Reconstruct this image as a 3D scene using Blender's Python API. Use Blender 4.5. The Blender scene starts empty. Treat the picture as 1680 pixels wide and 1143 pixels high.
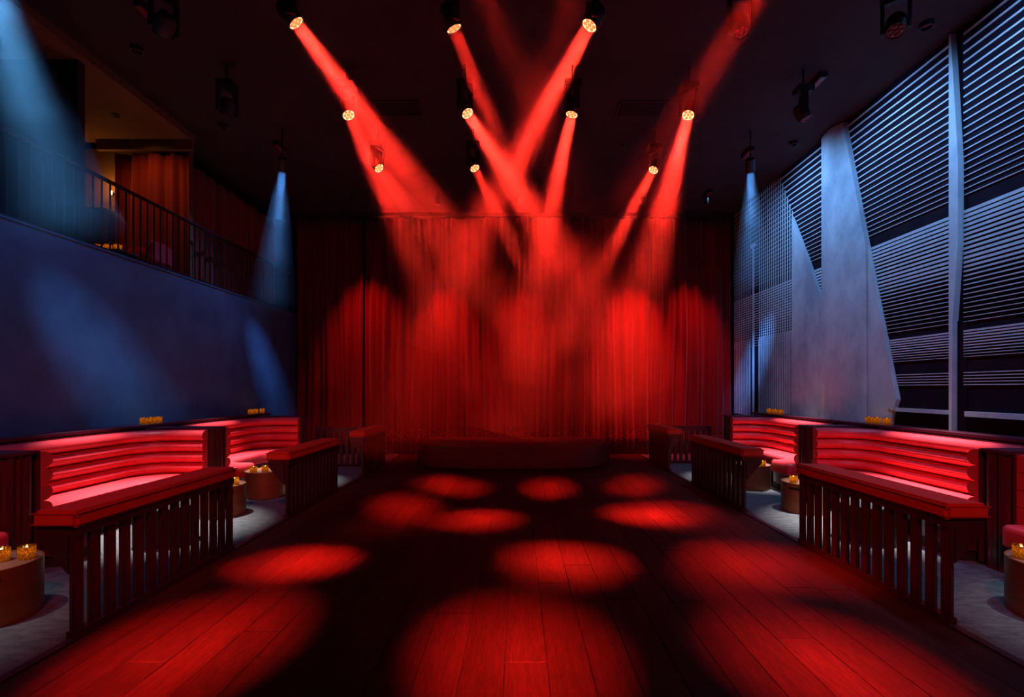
import bpy, bmesh, math, random
from mathutils import Vector, Matrix, Quaternion
random.seed(7)
scene = bpy.context.scene
C = scene.collection

# ---------------------------------------------------------------- camera, world, exposure
F, VX, VY, EYE = 790.0, 850.0, 637.0, 1.6
cam_d = bpy.data.cameras.new('camera')
cam = bpy.data.objects.new('camera', cam_d); C.objects.link(cam)
cam.location = (0, 0, EYE); cam.rotation_euler = (math.pi/2, 0, 0)
cam_d.sensor_width = 36; cam_d.lens = F*36/1680
cam_d.shift_x = -(VX-840)/1680; cam_d.shift_y = (VY-571.5)/1680
cam_d.clip_start = 0.05; cam_d.clip_end = 100
scene.camera = cam
w = bpy.data.worlds.new('world'); scene.world = w; w.use_nodes = True
w.node_tree.nodes['Background'].inputs[0].default_value = (0.02, 0.002, 0.004, 1)
w.node_tree.nodes['Background'].inputs[1].default_value = 0.05
scene.view_settings.view_transform = 'Standard'; scene.view_settings.look = 'None'
scene.view_settings.exposure = 0.0; scene.view_settings.gamma = 1.0
scene.view_settings.use_curve_mapping = False
scene.cycles.use_denoising = True
scene.cycles.max_bounces = 6; scene.cycles.transparent_max_bounces = 32
scene.cycles.sample_clamp_indirect = 3.0

RED = (1.0, 0.022, 0.013)
BLUE = (0.10, 0.36, 1.0)
WASH = (0.16, 0.44, 1.0)

def px(x, y, D): return Vector(((x-VX)*D/F, D, EYE+(VY-y)*D/F))
def flo(x, y, z=0.0): D = F*(EYE-z)/(y-VY); return Vector(((x-VX)*D/F, D, z))

# ---------------------------------------------------------------- helpers
def tag(o, label=None, cat=None, group=None, kind=None):
    if label: o['label'] = label
    if cat: o['category'] = cat
    if group: o['group'] = group
    if kind: o['kind'] = kind
    return o
def thing(name, label, cat, loc=(0, 0, 0), rz=0, group=None):
    o = bpy.data.objects.new(name, None); C.objects.link(o)
    o.location = loc; o.rotation_euler = (0, 0, rz); o.empty_display_size = .1
    return tag(o, label, cat, group)

class MB:
    def __init__(s): s.v = []; s.f = []
    def add(s, vs, fs):
        n = len(s.v); s.v += [tuple(v) for v in vs]; s.f += [tuple(i+n for i in f) for f in fs]; return s
    def box(s, x0, x1, y0, y1, z0, z1):
        vs = [(x, y, z) for z in (z0, z1) for y in (y0, y1) for x in (x0, x1)]
        return s.add(vs, [(0,2,3,1),(4,5,7,6),(0,1,5,4),(2,6,7,3),(0,4,6,2),(1,3,7,5)])
    def bbox(s, x0, x1, y0, y1, z0, z1, b=.01):     # box with chamfered edges
        cx, cy, cz = (x0+x1)/2, (y0+y1)/2, (z0+z1)/2
        bm = bmesh.new(); bmesh.ops.create_cube(bm, size=1)
        for v in bm.verts: v.co = Vector((cx+v.co.x*(x1-x0), cy+v.co.y*(y1-y0), cz+v.co.z*(z1-z0)))
        bmesh.ops.bevel(bm, geom=bm.edges[:], offset=b, segments=2, affect='EDGES')
        bm.verts.index_update()
        s.add([v.co[:] for v in bm.verts], [[v.index for v in f.verts] for f in bm.faces]); bm.free(); return s
    def prism(s, poly, a0, a1, axis='z'):           # extrude polygon (2D) along axis
        n = len(poly)
        def m(p, a):
            return {'z': (p[0], p[1], a), 'y': (p[0], a, p[1]), 'x': (a, p[0], p[1])}[axis]
        return s.add([m(p, a0) for p in poly]+[m(p, a1) for p in poly],
                     [tuple(range(n))[::-1], tuple(range(n, 2*n))]+[(i, (i+1) % n, n+(i+1) % n, n+i) for i in range(n)])
    def lathe(s, prof, n=32, cap=True, c=(0, 0, 0)):
        vs = []; fs = []
        for r, z in prof:
            for k in range(n):
                a = 2*math.pi*k/n; vs.append((c[0]+r*math.cos(a), c[1]+r*math.sin(a), c[2]+z))
        for i in range(len(prof)-1):
            for k in range(n):
                fs.append((i*n+k, i*n+(k+1) % n, (i+1)*n+(k+1) % n, (i+1)*n+k))
        if cap:
            fs.append(tuple(range(n))[::-1]); m = (len(prof)-1)*n; fs.append(tuple(range(m, m+n)))
        return s.add(vs, fs)
    def tube(s, pts, r, n=8, closed=False):
        pts = [Vector(p) for p in pts]; m = len(pts); vs = []; fs = []
        for i, p in enumerate(pts):
            a = pts[(i-1) % m] if (closed or i) else p; b = pts[(i+1) % m] if (closed or i < m-1) else p
            t = (b-a).normalized(); up = Vector((0, 0, 1)) if abs(t.z) < .9 else Vector((1, 0, 0))
            u = t.cross(up).normalized(); v = u.cross(t)
            for k in range(n):
                an = 2*math.pi*k/n; vs.append(p+u*r*math.cos(an)+v*r*math.sin(an))
        for i in range(m if closed else m-1):
            j = (i+1) % m
            for k in range(n): fs.append((i*n+k, i*n+(k+1) % n, j*n+(k+1) % n, j*n+k))
        if not closed: fs += [tuple(range(n))[::-1], tuple(range((m-1)*n, m*n))]
        return s.add(vs, fs)
    def sweep(s, path, sec):                        # path: 2D plan points, sec: (offset to the left normal, z)
        n = len(sec); m = len(path); vs = []; fs = []
        for i in range(m):
            a = Vector(path[max(i-1, 0)]); b = Vector(path[min(i+1, m-1)]); t = (b-a).normalized()
            nx, ny = -t.y, t.x
            for o, z in sec: vs.append((path[i][0]+nx*o, path[i][1]+ny*o, z))
        for i in range(m-1):
            for k in range(n): fs.append((i*n+k, (i+1)*n+k, (i+1)*n+(k+1) % n, i*n+(k+1) % n))
        fs += [tuple(range(n)), tuple(range((m-1)*n, m*n))[::-1]]
        return s.add(vs, fs)
    def mesh(s, name, mat, smooth=None):
        me = bpy.data.meshes.new(name); me.from_pydata(s.v, [], s.f)
        bm = bmesh.new(); bm.from_mesh(me); bmesh.ops.recalc_face_normals(bm, faces=bm.faces[:]); bm.to_mesh(me); bm.free()
        me.materials.append(mat)
        if smooth is not None:
            for p in me.polygons: p.use_smooth = True
            me.set_sharp_from_angle(angle=math.radians(smooth))
        return me
    def build(s, name, mat, parent=None, smooth=None, loc=None):
        return put(name, s.mesh(name, mat, smooth), parent, loc)
def put(name, me, parent=None, loc=None, rot=None):
    o = bpy.data.objects.new(name, me); C.objects.link(o)
    if parent: o.parent = parent
    if loc is not None: o.location = loc
    if rot is not None: o.rotation_euler = rot
    return o

def mat(name, col, rough=.5, metal=0, col2=None, scale=4, bump=0, bscale=40, stretch=None, emit=None, estr=0, spec=.5, detail=6, lo=.35, hi=.65, trans=0, ior=1.45, coat=0):
    m = bpy.data.materials.new(name); m.use_nodes = True; nt = m.node_tree; b = nt.nodes['Principled BSDF']
    b.inputs['Base Color'].default_value = (*col, 1); b.inputs['Roughness'].default_value = rough
    b.inputs['Metallic'].default_value = metal; b.inputs['Specular IOR Level'].default_value = spec
    b.inputs['IOR'].default_value = ior; b.inputs['Transmission Weight'].default_value = trans
    b.inputs['Coat Weight'].default_value = coat
    L = nt.links.new
    if col2 or bump:
        tc = nt.nodes.new('ShaderNodeTexCoord'); mp = nt.nodes.new('ShaderNodeMapping'); L(tc.outputs['Object'], mp.inputs[0])
        if stretch: mp.inputs['Scale'].default_value = stretch
    if col2:
        n = nt.nodes.new('ShaderNodeTexNoise'); n.inputs['Scale'].default_value = scale; n.inputs['Detail'].default_value = detail
        n.inputs['Roughness'].default_value = .65
        L(mp.outputs[0], n.inputs['Vector']); r = nt.nodes.new('ShaderNodeValToRGB')
        r.color_ramp.elements[0].position = lo; r.color_ramp.elements[1].position = hi
        r.color_ramp.elements[0].color = (*col, 1); r.color_ramp.elements[1].color = (*col2, 1)
        L(n.outputs['Fac'], r.inputs[0]); L(r.outputs[0], b.inputs['Base Color'])
    if bump:
        n2 = nt.nodes.new('ShaderNodeTexNoise'); n2.inputs['Scale'].default_value = bscale; n2.inputs['Detail'].default_value = 4
        L(mp.outputs[0], n2.inputs['Vector']); bp = nt.nodes.new('ShaderNodeBump'); bp.inputs['Strength'].default_value = bump
        bp.inputs['Distance'].default_value = .01
        L(n2.outputs['Fac'], bp.inputs['Height']); L(bp.outputs[0], b.inputs['Normal'])
    if emit:
        b.inputs['Emission Color'].default_value = (*emit, 1); b.inputs['Emission Strength'].default_value = estr
    return m

M = {}
M['plaster'] = mat('blue_grey_plaster', (.042, .075, .13), .75, col2=(.085, .145, .24), scale=1.3, bump=.25, bscale=30, lo=.3, hi=.72, detail=10)
M['concrete'] = mat('pale_concrete', (.30, .32, .35), .8, col2=(.56, .57, .58), scale=1.6, bump=.3, bscale=45, lo=.33, hi=.6, detail=10, stretch=(1, 1, .6))
M['slat'] = mat('pale_slat', (.50, .52, .54), .7, col2=(.62, .63, .64), scale=5)
M['mural_dark'] = mat('dark_mural_ground', (.010, .005, .010), .9, spec=.1, col2=(.018, .009, .016), scale=3)
M['black'] = mat('black_paint', (.018, .015, .016), .8, col2=(.026, .022, .023), scale=3)
M['ceiling'] = mat('black_ceiling', (.03, .022, .024), .9, col2=(.045, .032, .034), scale=2)
M['carpet'] = mat('grey_carpet', (.075, .079, .082), .95, col2=(.14, .147, .15), scale=7, bump=.5, bscale=250, stretch=(1, 3, 1), spec=.1)
M['lacquer'] = mat('maroon_lacquer', (.075, .010, .022), .36, col2=(.095, .013, .028), scale=2, coat=.2)
M['slatwood'] = mat('dark_maroon_wood', (.030, .005, .009), .4, col2=(.042, .007, .011), scale=6, stretch=(6, 6, .6))
M['leather'] = mat('red_leather', (.62, .030, .042), .42, col2=(.72, .040, .055), scale=3, bump=.08, bscale=160)
M['pad'] = mat('rust_red_leather', (.42, .030, .014), .6, col2=(.50, .038, .018), spec=.2, scale=3, bump=.08, bscale=160)
M['piping'] = mat('dark_red_piping', (.22, .015, .012), .5, col2=(.26, .018, .014), scale=3)
M['bronze'] = mat('brushed_bronze', (.25, .115, .05), .45, metal=.55, col2=(.31, .15, .065), scale=3, stretch=(1, 1, 8))
M['bronze_top'] = mat('copper_top', (.30, .145, .09), .4, metal=.4, col2=(.36, .175, .11), scale=6)
M['slot'] = mat('slot_shade_paint', (.012, .009, .008), .9, col2=(.016, .012, .01), scale=8)
def amber():
    m = bpy.data.materials.new('amber_glass'); m.use_nodes = True; nt = m.node_tree; L = nt.links.new; nt.nodes.remove(nt.nodes['Principled BSDF'])
    tl = nt.nodes.new('ShaderNodeBsdfTranslucent'); gl = nt.nodes.new('ShaderNodeBsdfGlossy'); mx = nt.nodes.new('ShaderNodeMixShader')
    gl.inputs['Color'].default_value = (1, .75, .4, 1); gl.inputs['Roughness'].default_value = .12; mx.inputs[0].default_value = .14
    tc = nt.nodes.new('ShaderNodeTexCoord'); v = nt.nodes.new('ShaderNodeTexVoronoi'); v.inputs['Scale'].default_value = 85; L(tc.outputs['Object'], v.inputs['Vector'])
    r = nt.nodes.new('ShaderNodeValToRGB'); r.color_ramp.elements[0].color = (.95, .68, .13, 1); r.color_ramp.elements[1].color = (.45, .22, .015, 1)
    r.color_ramp.elements[0].position = .15; r.color_ramp.elements[1].position = .6
    L(v.outputs['Distance'], r.inputs[0]); L(r.outputs[0], tl.inputs['Color']); L(tl.outputs[0], mx.inputs[1]); L(gl.outputs[0], mx.inputs[2]); L(mx.outputs[0], nt.nodes['Material Output'].inputs['Surface'])
    return m
M['amber'] = amber()
M['wax'] = mat('candle_wax', (.9, .7, .4), .5, emit=(1, .60, .16), estr=.8)
M['flame'] = mat('flame', (1, .7, .3), .5, emit=(1, .62, .20), estr=8)
M['body'] = mat('black_lamp_body', (.022, .02, .022), .5, col2=(.03, .027, .03), scale=6)
M['lens_on'] = mat('lit_red_lens', (.6, .1, .05), .3, emit=(1, .17, .05), estr=1.8)
M['face_on'] = mat('lit_lamp_face', (.8, .5, .3), .4, emit=(1, .62, .28), estr=3.0)
M['lens_off'] = mat('dark_lens', (.25, .05, .06), .15, col2=(.3, .06, .07), scale=9)
M['face_off'] = mat('dark_lamp_face', (.05, .02, .024), .35, col2=(.06, .024, .028), scale=9)
M['lens_blue'] = mat('lit_blue_lens', (.4, .6, .9), .3, emit=(.35, .70, 1), estr=9)
M['stage'] = mat('black_stage', (.075, .022, .024), .5, col2=(.095, .028, .030), scale=5)
M['steel'] = mat('black_steel', (.03, .028, .03), .35, metal=.6, col2=(.04, .037, .04), scale=9)
M['brown'] = mat('brown_plaster', (.16, .09, .04), .85, col2=(.20, .115, .05), scale=2)
M['cab'] = mat('indigo_cabinet', (.06, .045, .11), .6, col2=(.075, .055, .13), scale=3)
M['trim'] = mat('dark_edge_trim', (.03, .008, .012), .4, col2=(.04, .010, .016), scale=5)
M['grille'] = mat('black_grille', (.035, .025, .028), .6, col2=(.045, .032, .036), scale=5)
M['warmlamp'] = mat('warm_lamp', (1, .7, .4), .5, emit=(1, .55, .2), estr=8)

def wood():
    m = bpy.data.materials.new('stained_oak_planks'); m.use_nodes = True; nt = m.node_tree; b = nt.nodes['Principled BSDF']; L = nt.links.new
    tc = nt.nodes.new('ShaderNodeTexCoord'); oi = nt.nodes.new('ShaderNodeObjectInfo')
    mp = nt.nodes.new('ShaderNodeMapping'); mp.inputs['Scale'].default_value = (9, .7, 1)
    ad = nt.nodes.new('ShaderNodeVectorMath'); ad.operation = 'MULTIPLY_ADD'
    cb = nt.nodes.new('ShaderNodeCombineXYZ'); L(oi.outputs['Random'], cb.inputs[0]); L(oi.outputs['Random'], cb.inputs[1])
    ad.inputs[1].default_value = (37, 91, 0); L(cb.outputs[0], ad.inputs[0]); L(tc.outputs['Object'], ad.inputs[2])
    L(ad.outputs[0], mp.inputs[0])
    n = nt.nodes.new('ShaderNodeTexNoise'); n.inputs['Scale'].default_value = 1.6; n.inputs['Detail'].default_value = 3; n.inputs['Distortion'].default_value = .6
    L(mp.outputs[0], n.inputs['Vector'])
    wv = nt.nodes.new('ShaderNodeMath'); wv.operation = 'MULTIPLY'; wv.inputs[1].default_value = 30; L(n.outputs['Fac'], wv.inputs[0])
    sn = nt.nodes.new('ShaderNodeMath'); sn.operation = 'SINE'; L(wv.outputs[0], sn.inputs[0])
    fine = nt.nodes.new('ShaderNodeTexNoise'); fine.inputs['Scale'].default_value = 14; fine.inputs['Detail'].default_value = 5; L(mp.outputs[0], fine.inputs['Vector'])
    mx = nt.nodes.new('ShaderNodeMath'); mx.operation = 'MULTIPLY_ADD'; mx.inputs[1].default_value = .10; L(sn.outputs[0], mx.inputs[0]); L(fine.outputs['Fac'], mx.inputs[2])
    r = nt.nodes.new('ShaderNodeValToRGB'); r.color_ramp.elements[0].position = .3; r.color_ramp.elements[1].position = .75
    r.color_ramp.elements[0].color = (.028, .011, .008, 1); r.color_ramp.elements[1].color = (.056, .021, .014, 1)
    L(mx.outputs[0], r.inputs[0])
    hs = nt.nodes.new('ShaderNodeHueSaturation'); mr = nt.nodes.new('ShaderNodeMapRange'); mr.inputs[3].default_value = .8; mr.inputs[4].default_value = 1.18
    L(oi.outputs['Random'], mr.inputs[0]); L(mr.outputs[0], hs.inputs['Value']); L(r.outputs[0], hs.inputs['Color']); L(hs.outputs[0], b.inputs['Base Color'])
    b.inputs['Roughness'].default_value = .6; b.inputs['Specular IOR Level'].default_value = .12
    bp = nt.nodes.new('ShaderNodeBump'); bp.inputs['Strength'].default_value = .25; bp.inputs['Distance'].default_value = .004
    L(mx.outputs[0], bp.inputs['Height']); L(bp.outputs[0], b.inputs['Normal'])
    return m
M['wood'] = wood()

def curtain_mat(name, c1, c2, lace=None):
    m = bpy.data.materials.new(name); m.use_nodes = True; nt = m.node_tree; b = nt.nodes['Principled BSDF']; L = nt.links.new
    tc = nt.nodes.new('ShaderNodeTexCoord'); n = nt.nodes.new('ShaderNodeTexNoise')
    mp = nt.nodes.new('ShaderNodeMapping'); mp.inputs['Scale'].default_value = (6, 6, .25); L(tc.outputs['Object'], mp.inputs[0])
    n.inputs['Scale'].default_value = 1.5; n.inputs['Detail'].default_value = 4; L(mp.outputs[0], n.inputs['Vector'])
    r = nt.nodes.new('ShaderNodeValToRGB'); r.color_ramp.elements[0].position = .3; r.color_ramp.elements[1].position = .7
    r.color_ramp.elements[0].color = (*c1, 1); r.color_ramp.elements[1].color = (*c2, 1); L(n.outputs['Fac'], r.inputs[0])
    out = r.outputs[0]
    if lace:   # woven speckled hem
        sp = nt.nodes.new('ShaderNodeTexNoise'); sp.inputs['Scale'].default_value = 26; sp.inputs['Detail'].default_value = 3; L(tc.outputs['Object'], sp.inputs['Vector'])
        rr = nt.nodes.new('ShaderNodeValToRGB'); rr.color_ramp.elements[0].position = .42; rr.color_ramp.elements[1].position = .6
        rr.color_ramp.elements[0].color = (.4, .4, .4, 1); rr.color_ramp.elements[1].color = (1.7, 1.7, 1.7, 1); L(sp.outputs['Fac'], rr.inputs[0])
        mu = nt.nodes.new('ShaderNodeMix'); mu.data_type = 'RGBA'; mu.blend_type = 'MULTIPLY'; mu.inputs['Factor'].default_value = 1
        L(out, mu.inputs[6]); L(rr.outputs[0], mu.inputs[7])
        sx = nt.nodes.new('ShaderNodeSeparateXYZ'); L(tc.outputs['Object'], sx.inputs[0])
        wz = nt.nodes.new('ShaderNodeMath'); wz.operation = 'MULTIPLY_ADD'; wz.inputs[1].default_value = .25; L(sp.outputs['Fac'], wz.inputs[0]); L(sx.outputs['Z'], wz.inputs[2])
        mr = nt.nodes.new('ShaderNodeMapRange'); mr.inputs[1].default_value = lace+.06; mr.inputs[2].default_value = lace+.2; mr.inputs[3].default_value = 1; mr.inputs[4].default_value = 0
        L(wz.outputs[0], mr.inputs[0])
        mi = nt.nodes.new('ShaderNodeMix'); mi.data_type = 'RGBA'; L(mr.outputs[0], mi.inputs['Factor']); L(out, mi.inputs[6]); L(mu.outputs[2], mi.inputs[7]); out = mi.outputs[2]
    L(out, b.inputs['Base Color']); b.inputs['Roughness'].default_value = .8; b.inputs['Specular IOR Level'].default_value = .15
    b.inputs['Sheen Weight'].default_value = .2
    return m
M['curtain'] = curtain_mat('red_curtain', (.11, .005, .008), (.21, .009, .013), lace=.62)
M['curtain2'] = curtain_mat('rust_curtain', (.22, .028, .014), (.34, .045, .02))

def spot(name, loc, target, power, size, color, blend=.5, radius=.05, parent=None):
    l = bpy.data.lights.new(name, 'SPOT'); l.energy = power; l.color = color; l.spot_size = math.radians(size); l.spot_blend = blend
    l.shadow_soft_size = radius
    o = bpy.data.objects.new(name, l); C.objects.link(o); d = Vector(target)-Vector(loc)
    o.rotation_mode = 'QUATERNION'; o.rotation_quaternion = d.to_track_quat('-Z', 'Y')
    if parent: o.parent = parent; o.location = Vector(loc)-Vector(parent.location)
    else: o.location = loc
    return o

def beam(name, loc, target, power, spread, color, size, parent):   # round lens that throws a narrow beam
    l = bpy.data.lights.new(name, 'AREA'); l.shape = 'DISK'; l.size = size; l.energy = power; l.color = color; l.spread = math.radians(spread)
    o = bpy.data.objects.new(name, l); C.objects.link(o); d = Vector(target)-Vector(loc)
    o.rotation_mode = 'QUATERNION'; o.rotation_quaternion = d.to_track_quat('-Z', 'Y'); o.parent = parent; o.location = Vector(loc)-Vector(parent.location)
    return o

hmats = {}
def haze_mat(dens, g=.25):
    k = round(dens, 3)
    if k not in hmats:
        m = bpy.data.materials.new('haze'); m.use_nodes = True; nt = m.node_tree; nt.nodes.remove(nt.nodes['Principled BSDF'])
        v = nt.nodes.new('ShaderNodeVolumeScatter'); v.inputs['Color'].default_value = (1, 1, 1, 1); v.inputs['Density'].default_value = k; v.inputs['Anisotropy'].default_value = g
        nt.links.new(v.outputs[0], nt.nodes['Material Output'].inputs['Volume']); hmats[k] = m
    return hmats[k]
def haze(label, loc, target, spread, lens, dens, reach=.9):      # theatrical haze hanging in the path of one lamp, thinning out downwards
    loc = Vector(loc); ax = Vector(target)-loc; L = ax.length*reach; q = ax.to_track_quat('-Z', 'Y'); tn = math.tan(math.radians(spread/2))
    t = bpy.data.objects.new('haze', None); C.objects.link(t); t.location = loc; t.rotation_mode = 'QUATERNION'; t.rotation_quaternion = q
    tag(t, label, 'haze', kind='stuff')
    cuts = [.03, .9, 1.7, 2.6, 3.6, 4.7, L]; cuts = [c for c in cuts if c < L-.3]+[L]
    mult = (.90, .62, .38, .20, .10, .05)
    for k in range(len(cuts)-1):
        a, b = cuts[k], cuts[k+1]-.003; f = lambda d: lens/2+.012+d*tn*1.02
        o = MB().lathe([(f(a), -a), (f(b), -b)], 40).build('haze_puff', haze_mat(dens*mult[k]), t); o['kind'] = 'stuff'
    return t

# ---------------------------------------------------------------- dimensions
XL, XR = -5.38, 5.23          # side walls
FL, FR = -2.80, 2.89          # edges of the dance floor
DC = 11.7                     # curtain
ZC = 5.85                     # ceiling
Y0 = -1.6                     # room goes on a little behind the camera
BAL = 3.41                    # balcony wall top

# ---------------------------------------------------------------- room shell
fl = MB().box(FL-.02, FR+.02, Y0, 12.1, -.08, -.022).build('floor', M['black']); tag(fl, 'dark red wooden dance floor of long planks', 'floor', kind='structure')
# planks, each one a board
pw = (FR-FL)/23; cache = {}
for i in range(23):
    y = .9+random.uniform(0, 1.7)*((i % 3)+1)/3
    segs = [Y0, y]
    while y < 12.0:
        y += random.choice((1.8, 2.1, 2.4, 2.7)); segs.append(min(y, 12.05))
        if segs[-1] >= 12.05: break
    for a, b in zip(segs[:-1], segs[1:]):
        if b-a < .05: continue
        k = round(b-a, 2)
        if k not in cache:
            h = .0015
            mb = MB(); x1 = pw-h; e = .003
            vs = [(h, h, -.022), (x1, h, -.022), (x1, k-h, -.022), (h, k-h, -.022), (h, h, -e), (x1, h, -e), (x1, k-h, -e), (h, k-h, -e),
                  (h+e, h+e, 0), (x1-e, h+e, 0), (x1-e, k-h-e, 0), (h+e, k-h-e, 0)]
            fs = [(0,3,2,1),(8,9,10,11)]+[(q, (q+1) % 4, 4+(q+1) % 4, 4+q) for q in range(4)]+[(4+q, 4+(q+1) % 4, 8+(q+1) % 4, 8+q) for q in range(4)]
            cache[k] = mb.add(vs, fs).mesh('plank', M['wood'])
        put('plank', cache[k], fl, (FL+i*pw, a, 0))
for s, n, x0, x1 in (('left', 'left', XL, FL-.06), ('right', 'right', FR+.06, XR)):
    tag(MB().box(x0, x1, Y0, 12.1, -.08, 0).build('floor_'+s, M['carpet']), 'grey carpet floor under the booths on the %s side' % n, 'carpet', kind='structure')
for k, (x0, x1, n) in enumerate(((FL-.06, FL, 'left'), (FR, FR+.06, 'right'))):
    tag(MB().box(x0+.002, x1-.002, Y0, 12.05, -.07, .012).build('trim_%d' % (k+1), M['trim']), 'dark edging strip between the dance floor and %s carpet' % n, 'trim', kind='structure')
tag(MB().box(XL-3.6, XR+.3, Y0, 12.3, ZC, ZC+.15).build('ceiling', M['ceiling']), 'black ceiling above the dance floor', 'ceiling', kind='structure')
wl = MB().box(XL-.25, XL, Y0, 12.1, -.08, BAL-.03).build('wall_left', M['plaster']); tag(wl, 'mottled blue grey plaster wall below the balcony', 'wall', kind='structure')
MB().bbox(XL-.27, XL+.012, Y0, 11.66, BAL-.03, BAL, .006).build('coping', M['plaster'], wl)
tag(MB().box(XL-3.6, XR+.3, 12.1, 12.3, -.08, ZC).build('wall_back', M['black']), 'black wall behind the red curtain', 'wall', kind='structure')
wr = MB().box(XR, XR+.25, Y0, 12.1, -.08, ZC).build('wall_right', M['mural_dark']); tag(wr, 'dark wall with pale blue lit slats and tapering concrete columns', 'wall', kind='structure')
# balcony shell
tag(MB().box(XL-3.6, XL-.26, Y0, 12.1, 3.15, 3.35).build('floor_balcony', M['black']), 'dark balcony floor behind the railing', 'floor', kind='structure')
tag(MB().box(XL-3.6, XL-.05, Y0, 8.1, 5.74, ZC).build('ceiling_balcony', M['brown']), 'brown lowered ceiling over the balcony', 'ceiling', kind='structure')
tag(MB().box(XL-3.6, XL-3.4, Y0, 12.1, 3.35, 5.74).build('wall_balcony', M['black']), 'dark side wall at the rear of the balcony', 'wall', kind='structure')
tag(MB().box(XL-3.4, XL-.16, 6.06, 6.16, 3.35, 5.74).build('wall_partition', M['black']), 'black partition wall standing on the balcony', 'wall', kind='structure')
tag(MB().box(XL-3.4, XL-.3, 8.32, 8.42, 3.35, 5.74).build('wall_balcony_end', M['brown']), 'brown end wall behind the balcony curtain', 'wall', kind='structure')
tag(MB().box(XL-1.65, XL-.06, 8.02, 8.09, 5.58, 5.74).build('trim_3', M['brown']), 'brown bulkhead above the balcony curtain', 'trim', kind='structure')

# ---------------------------------------------------------------- right wall relief: columns, posts, slats
def edgeB(z):   # slanting side of the big column
    return 7.15+(z-3.74)*(7.64-7.15)/(5.8-3.74) if z > 3.74 else 6.6+(z-1.55)*(7.15-6.6)/(3.74-1.55)
def edgeA(z): return 8.21+(max(z, 3.12)-3.12)*(9.59-8.21)/(5.82-3.12)
def relief(name, poly, dx=.035): return MB().prism(poly, XR-dx, XR-.0005, 'x').build(name, M['concrete'], wr)
ZT = 5.83; ZB = 1.0
# big column: curved front so that it rounds away towards the slanting side
mb = MB(); N = 14; rows = [ZB, 1.55, 2.0, 2.5, 3.0, 3.4, 3.74, 4.2, 4.7, 5.3, ZT]
vs = []; fs = []
for z in rows:
    a, b = 8.14, edgeB(max(z, 1.55)) if z > 3.74 else 7.15
    for k in range(N+1):
        t = k/N; bulge = .05+.10*math.sin(math.pi*min(1, t*.5+.18))-.10*max(0, t-.45)**2*2
        vs.append((XR-max(.03, bulge), a+(b-a)*t, z))
for i in range(len(rows)-1):
    for k in range(N): q = i*(N+1)+k; fs.append((q, q+1, q+N+2, q+N+1))
n0 = len(vs); bot = [(XR-.0005, v[1], v[2]) for v in vs]; vs2 = vs+bot
def rim(idx):
    for a_, b_ in zip(idx[:-1], idx[1:]): fs.append((a_, b_, b_+n0, a_+n0))
rim(list(range(N+1))); rim([(len(rows)-1)*(N+1)+k for k in range(N+1)]); rim([i*(N+1) for i in range(len(rows))]); rim([i*(N+1)+N for i in range(len(rows))])
mb.add(vs2, fs).build('tapered_column', M['concrete'], wr, smooth=40)
relief('tapered_fin', [(7.14, ZB), (7.14, 3.72), (edgeB(2.6), 2.6), (6.62, 1.6), (6.58, 1.45), (6.66, 1.3), (6.72, ZB)], .05)
relief('tapered_fin', [(6.74, 1.32), (6.70, 1.9), (6.62, 1.62), (6.58, 1.45), (6.64, 1.3)], .062)
# distant column
relief('tapered_column', [(9.12, ZB), (9.12, 4.85), (edgeA(4.0), 4.0), (8.22, 3.12), (8.22, ZB)], .05)
# slender posts
MB().prism([(5.77, ZB), (5.77, ZT), (5.745, ZT), (5.65, 4.3), (5.65, 3.3), (5.72, 2.4), (5.735, ZB)], XR-.07, XR-.0005, 'x').build('post', M['slat'], wr)
MB().box(XR-.012, XR-.0005, 5.60, 5.72, ZB, 2.4).build('dark_joint', M['mural_dark'], wr)
MB().box(XR-.014, XR-.0005, 10.66, 10.73, ZB, 4.75).build('post', M['slat'], wr)
MB().box(XR-.016, XR-.0005, 10.60, 10.84, 4.75, 4.80).build('post_cap', M['slat'], wr)
MB().box(XR-.03, XR-.0005, 8.15, 8.21, ZB, ZT).build('dark_joint', M['black'], wr)
# pale low ledge strips
MB().box(XR-.05, XR-.0005, 5.79, 6.63, 1.285, 1.335).build('ledge_strip', M['slat'], wr)
MB().box(XR-.05, XR-.0005, 1.5, 5.59, 1.275, 1.335).build('ledge_strip', M['slat'], wr)
# horizontal slats: tiers that start wide and thin out downwards
tiers = []
z = 5.76; k = 0
while z > 3.82:
    t = (5.76-z)/1.94; tiers.append((z, .027-.020*t)); z -= .113-.045*t
z = 3.68
while z > 2.36:
    t = (3.68-z)/1.32; h = .030*(1-t)**1.5+.006+(.010*math.exp(-((t-.42)/.12)**2)); tiers.append((z, h)); z -= .054
z = 2.28
while z > 1.95:
    t = (2.28-z)/.33; tiers.append((z, .020-.015*t)); z -= .034
for z in (1.79, 1.755, 1.72, 1.685, 1.65): tiers.append((z, .010))
for z, h in tiers:
    MB().box(XR-.014, XR-.0005, 5.79, edgeB(z)-.005, z-h, z).build('slat', M['slat'], wr)
    MB().box(XR-.014, XR-.0005, 1.5, 5.64, z-h, z).build('slat', M['slat'], wr)
    if z > 3.15: MB().box(XR-.014, XR-.0005, 8.22, edgeA(z)-.005, z-h, z).build('slat', M['slat'], wr)
    if z > 2.5: MB().box(XR-.006, XR-.0005, (max(edgeA(z), 9.13) if z > 4.83 else 9.13), 11.66, z-h*.7, z).build('slat', M['slat'], wr)
y = 9.16
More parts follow.
